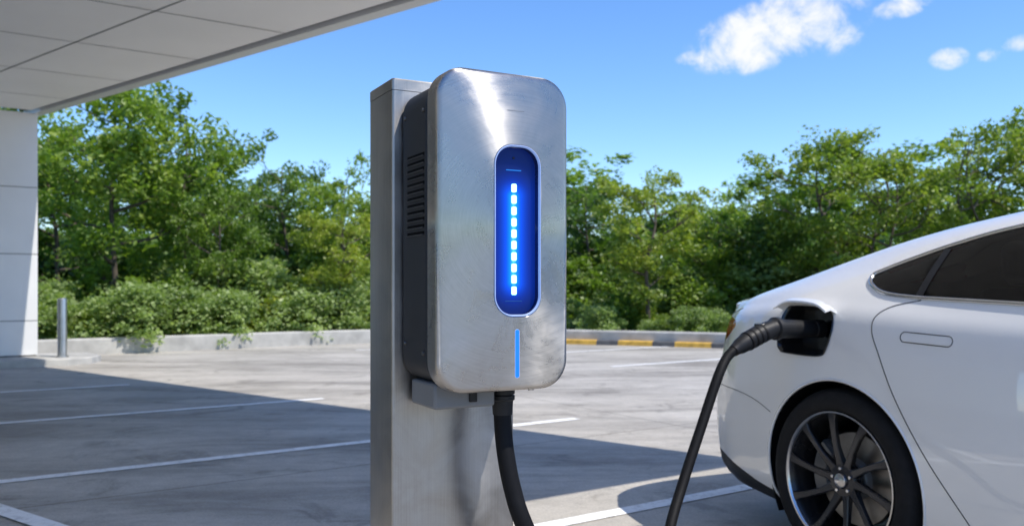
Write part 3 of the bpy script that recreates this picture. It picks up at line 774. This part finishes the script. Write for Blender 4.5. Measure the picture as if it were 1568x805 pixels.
# ------------------------------------------------------------------ foliage
def leafmat(name,c0,c1,c2):
    m=bpy.data.materials.new(name); m.use_nodes=True; nt=m.node_tree; nt.nodes.clear()
    out=nn(nt,'ShaderNodeOutputMaterial'); geo=nn(nt,'ShaderNodeNewGeometry'); oi=nn(nt,'ShaderNodeObjectInfo'); tc=nn(nt,'ShaderNodeTexCoord')
    no=nn(nt,'ShaderNodeTexNoise'); no.inputs['Scale'].default_value=1.4; no.inputs['Detail'].default_value=2; nt.links.new(tc.outputs['Object'],no.inputs['Vector'])
    a_=nn(nt,'ShaderNodeMath',operation='MULTIPLY_ADD'); nt.links.new(geo.outputs['Random Per Island'],a_.inputs[0]); a_.inputs[1].default_value=.4
    b_=nn(nt,'ShaderNodeMath',operation='MULTIPLY_ADD'); nt.links.new(oi.outputs['Random'],b_.inputs[0]); b_.inputs[1].default_value=.35
    c_=nn(nt,'ShaderNodeMath',operation='MULTIPLY_ADD'); nt.links.new(no.outputs['Fac'],c_.inputs[0]); c_.inputs[1].default_value=1.3; c_.inputs[2].default_value=-.48
    nt.links.new(c_.outputs[0],b_.inputs[2]); nt.links.new(b_.outputs[0],a_.inputs[2])
    r=nn(nt,'ShaderNodeValToRGB'); e=r.color_ramp.elements; e[0].position=.1; e[0].color=c0+(1,); e[1].position=1; e[1].color=c2+(1,); x=e.new(.55); x.color=c1+(1,)
    nt.links.new(a_.outputs[0],r.inputs[0])
    p=nn(nt,'ShaderNodeBsdfDiffuse'); nt.links.new(r.outputs[0],p.inputs['Color'])
    gl=nn(nt,'ShaderNodeBsdfGlossy'); gl.inputs['Roughness'].default_value=.45; gl.inputs['Color'].default_value=(.9,.95,.85,1)
    m0=nn(nt,'ShaderNodeMixShader'); m0.inputs[0].default_value=.06; nt.links.new(p.outputs[0],m0.inputs[1]); nt.links.new(gl.outputs[0],m0.inputs[2])
    t=nn(nt,'ShaderNodeBsdfTranslucent'); mu=nn(nt,'ShaderNodeMix',data_type='RGBA',blend_type='MULTIPLY'); mu.inputs[0].default_value=1; nt.links.new(r.outputs[0],mu.inputs[6]); mu.inputs[7].default_value=(1.6,1.8,.7,1)
    nt.links.new(mu.outputs[2],t.inputs[0])
    mx=nn(nt,'ShaderNodeMixShader'); mx.inputs[0].default_value=.38; nt.links.new(m0.outputs[0],mx.inputs[1]); nt.links.new(t.outputs[0],mx.inputs[2]); nt.links.new(mx.outputs[0],out.inputs[0])
    return m
M_leaf=leafmat('leaves_green',(.065,.12,.018),(.17,.26,.04),(.29,.36,.06))
M_leafd=leafmat('leaves_dark',(.04,.085,.02),(.095,.17,.035),(.18,.26,.05))
M_leafy=leafmat('leaves_light_green',(.09,.15,.02),(.22,.29,.045),(.36,.38,.065))
M_leafsun=leafmat('leaves_sunlit_tint',(.13,.19,.06),(.26,.34,.12),(.38,.45,.20))  # sunlit look of the brighter shrubs is put into this paler leaf colour
M_bark=pmat('bark',(.10,.08,.06),.9,var=.35,scale=12)
def treemesh(name,seed,Ht,Rc,nclu,nleaf,leaf,lm,zc=.60,rz=.42,trunk=True,stems=1,crs=.42,tr=.075):
    rg_=np.random.default_rng(seed); V=[];F=[];M_=[]
    tips=[]
    def addtube(P,r,sg=6):
        v,f=tubeVF(P,r,sg); o=len(V); V.extend([tuple(q) for q in v]); F.extend([tuple(i+o for i in g_) for g_ in f]); M_.extend([0]*len(f))
    if trunk:
        for st in range(stems):
            lean=rg_.normal(0,.05,2)*Ht*(1 if stems==1 else 2.2)
            top_=np.array((lean[0],lean[1],Ht*.86)); base=np.array((rg_.normal(0,.06)*(stems>1),rg_.normal(0,.06)*(stems>1),-.1))
            mid=base*.5+top_*.5+np.r_[rg_.normal(0,.12,2),0]
            P=catmull([base,base*.75+mid*.25+np.r_[rg_.normal(0,.04,2),0],mid,mid*.5+top_*.5+np.r_[rg_.normal(0,.12,2),0],top_],5)
            r0=tr*(1 if stems==1 else .7)
            addtube(P,[r0*(1-.85*i/(len(P)-1)) for i in range(len(P))],8)
            nb=14
            for b in range(nb):
                t=.26+.70*b/nb; i=int(t*(len(P)-1)); p0=P[i]; az=b*2.4+rg_.normal(0,.4)
                env=math.sqrt(max(.05,1-((t*.86-zc)/rz)**2))*Rc
                ln=env*rg_.uniform(.6,1.1); rise=rg_.uniform(.25,.7)*ln
                p1=p0+np.array((math.cos(az)*ln*.5,math.sin(az)*ln*.5,rise*.35)); p2=p0+np.array((math.cos(az)*ln,math.sin(az)*ln,rise))
                Q=catmull([p0,p1+rg_.normal(0,.06,3),p2],4); rb=r0*(1-t)*.75+.012
                addtube(Q,[rb*(1-.8*k/(len(Q)-1)) for k in range(len(Q))],5)
                tips.append(p2)
                for s_ in range(4):
                    q0=Q[rg_.integers(3,len(Q)-1)]; az2=az+rg_.normal(0,.9); l2=ln*rg_.uniform(.3,.55)
                    q1=q0+np.array((math.cos(az2)*l2,math.sin(az2)*l2,rg_.uniform(.1,.8)*l2)); addtube([q0,(q0+q1)/2+rg_.normal(0,.03,3),q1],[rb*.4,rb*.28,rb*.12],4); tips.append(q1)
    cl_=[t for t in tips]
    nl=9; lobes=[]
    for k in range(nl):
        d_=rg_.normal(0,1,3); d_/=np.linalg.norm(d_); q=rg_.uniform(.45,.85)
        lobes.append((np.array((d_[0]*Rc*q,d_[1]*Rc*q,Ht*zc+d_[2]*q*Ht*rz)),rg_.uniform(.26,.46)*Rc))
    lobes.append((np.array((0,0,Ht*(zc+rz*.62))),.36*Rc))
    while len(cl_)<nclu:
        if rg_.uniform()<.75:
            c0,lr=lobes[rg_.integers(len(lobes))]; d_=rg_.normal(0,1,3); d_/=np.linalg.norm(d_)
            c_=c0+d_*lr*rg_.uniform(.2,1)**.5*np.array((1,1,.95))
        else:
            d_=rg_.normal(0,1,3); d_/=np.linalg.norm(d_); r_=rg_.uniform(.1,1)**.5
            c_=np.array((d_[0]*Rc*r_*.85,d_[1]*Rc*r_*.85,Ht*zc+d_[2]*r_*Ht*rz*.9))
        if c_[2]<.12: continue
        cl_.append(c_)
    cl_=np.array(cl_)
    n_=len(cl_)*nleaf
    ci=np.repeat(np.arange(len(cl_)),nleaf)
    csz=rg_.uniform(.45,1.25,len(cl_))*crs
    d_=rg_.normal(0,1,(n_,3)); d_/=np.linalg.norm(d_,axis=1)[:,None]; rad=rg_.uniform(0,1,n_)**.5
    off=d_*rad[:,None]*csz[ci][:,None]*np.array((1,1,.75)); pos=cl_[ci]+off
    pos[:,2]-= .12*np.hypot(off[:,0],off[:,1])
    pos=pos[pos[:,2]>.03]; n_=len(pos)
    nm_=rg_.normal(0,1,(n_,3)); nm_[:,2]=np.abs(nm_[:,2])+.5; nm_/=np.linalg.norm(nm_,axis=1)[:,None]
    a_=rg_.normal(0,1,(n_,3)); a_-=nm_*(a_*nm_).sum(1)[:,None]; a_/=np.linalg.norm(a_,axis=1)[:,None]; b_=np.cross(nm_,a_)
    s_=(leaf*rg_.uniform(.6,1.3,n_))[:,None]
    LV=np.stack([pos-a_*s_*.5,pos+b_*s_*.32-a_*s_*.05+nm_*s_*.06,pos+a_*s_*.5,pos-b_*s_*.32-a_*s_*.05+nm_*s_*.06],1).reshape(-1,3)
    nb_=len(V); V_=np.array(V).reshape(-1,3) if nb_ else np.zeros((0,3))
    AV=np.vstack([V_,LV])
    fl_=[len(f) for f in F]
    loops=[i for f in F for i in f]
    ll=np.concatenate([np.array(loops,int),np.arange(n_*4)+nb_]) 
    tot=np.concatenate([np.array(fl_,int),np.full(n_,4)]); start=np.concatenate([[0],np.cumsum(tot)[:-1]])
    me=bpy.data.meshes.new(name); me.vertices.add(len(AV)); me.vertices.foreach_set('co',AV.ravel().astype(np.float32))
    me.loops.add(len(ll)); me.loops.foreach_set('vertex_index',ll.astype(np.int32))
    me.polygons.add(len(tot)); me.polygons.foreach_set('loop_start',start.astype(np.int32))
    me.materials.append(M_bark); me.materials.append(lm)
    me.polygons.foreach_set('material_index',np.concatenate([np.zeros(len(fl_),int),np.ones(n_,int)]).astype(np.int32))
    sm=np.concatenate([np.ones(len(fl_),bool),np.zeros(n_,bool)]); me.polygons.foreach_set('use_smooth',sm)
    me.update(calc_edges=True); me.validate()
    me['top']=float(np.percentile(pos[:,2],99.6)); 
    return me
TA=treemesh('tree_a',1,5,1.6,150,80,.11,M_leaf,zc=.62,rz=.36,crs=.38)
TB=treemesh('tree_b',2,5,1.35,125,70,.11,M_leafd,zc=.62,rz=.34,crs=.36)
TC=treemesh('tree_c',23,5,1.35,130,65,.105,M_leafy,zc=.62,rz=.34,crs=.33)
TD=treemesh('tree_d',4,5,1.5,130,65,.105,M_leafy,zc=.60,rz=.36,stems=2,crs=.34)
TE=treemesh('tree_e',5,5,1.8,150,65,.14,M_leafd,zc=.48,rz=.42,crs=.48)
TF=treemesh('tree_f',7,5,1.4,135,70,.11,M_leaf,zc=.58,rz=.36,crs=.36)
SA=treemesh('shrub_a',11,1.5,.9,50,85,.08,M_leafsun,zc=.45,rz=.45,trunk=False,crs=.28)
SB=treemesh('shrub_b',12,1.3,1.0,50,85,.08,M_leafy,zc=.42,rz=.45,trunk=False,crs=.28)
SC=treemesh('shrub_c',13,1.6,.9,50,85,.08,M_leaf,zc=.45,rz=.45,trunk=False,crs=.30)
SD=treemesh('shrub_d',14,1.6,1.2,60,60,.12,M_leafd,zc=.42,rz=.42,trunk=False,crs=.40)
rnd=random.Random(5)
def place(name,me,px,topy,Z,wfac=1,parent=None,rot=None):
    X=(px-784)/1300*Z; ht=H+(440-topy)*Z/1300
    o=bpy.data.objects.new(name,me); col.objects.link(o); s=ht/me['top']
    o.location=(X,Z,-.02); o.scale=(s*wfac,s*wfac,s); o.rotation_euler=(0,0,rnd.uniform(0,6.28) if rot is None else rot)
    if parent: o.parent=parent
    return o
for me,px,ty,Z,wf in (
 (TA,180,132,17.0,1.0),(TF,285,150,18.3,.85),(TB,85,165,19.5,1.0),(TA,325,290,16.9,.85),
 (TB,440,222,22,.95),(TF,530,240,20,1.0),(TC,515,325,17.4,1.15),(TB,640,240,21,1.1),(TE,760,250,20,1.0),
 (TB,905,250,22,.95),(TC,990,268,17.8,1.15),(TF,1100,284,20.5,1.15),(TE,1185,294,19.5,.9),
 (TC,1258,206,18,1.0),(TD,1345,196,17,1.0),(TF,1430,258,19,1.0),(TD,1500,185,17.5,.95),(TC,1590,180,18,1.1),(TA,1700,200,19,1.1),
 (TA,-60,150,19,1.1)):
    place('deciduous_tree',me,px,ty,Z,wf)
bk=empty('distant_tree_line')
for i in range(17):
    px=-250+i*125+rnd.uniform(-30,30); Z=rnd.uniform(24,28)
    place('tree_row_part',TE,px,320+rnd.uniform(-15,28),Z,1.5,bk)
for i in range(20):
    px=-60+i*92; Z=rnd.uniform(22.5,24)
    place('undergrowth_part',SD,px,368+rnd.uniform(-14,14),Z,1.15,bk)
for i in range(13):  # ring of trees mostly behind the camera, added only for reflections
    a_=R(-28-i*22); rr0=rnd.uniform(40,48)
    o=bpy.data.objects.new('tree_row_part',rnd.choice((TA,TE,TF))); col.objects.link(o); o.parent=bk
    s=rnd.uniform(1.5,2.0); o.location=(rr0*math.cos(a_),rr0*math.sin(a_),0); o.scale=(s*2.0,s*2.0,s); o.rotation_euler=(0,0,rnd.uniform(0,6))
sh=empty('shrubbery')
def kerbY(x): 
    return np.interp(x,kp[:,0],kp[:,1])
for i in range(84):
    row=i%3
    x=-12+ (i/84)*24+rnd.uniform(-.25,.25)
    left= x<-2.5
    y=kerbY(x)+(.95+row*1.0 if left or row<2 else 4.8)+rnd.uniform(-.1,.3)
    o=bpy.data.objects.new('shrub_part',rnd.choice((SA,SB,SC) if row else (SA,SA,SB))); col.objects.link(o); o.parent=sh
    s=(rnd.uniform(.55,.95) if left else rnd.uniform(.35,.6))*(1+.2*row)
    if not left and row==2: s=rnd.uniform(1.0,1.4)
    o.location=(x,y,-.03); o.scale=(s*1.3,s*1.3,s); o.rotation_euler=(0,0,rnd.uniform(0,6.28))
print('done')
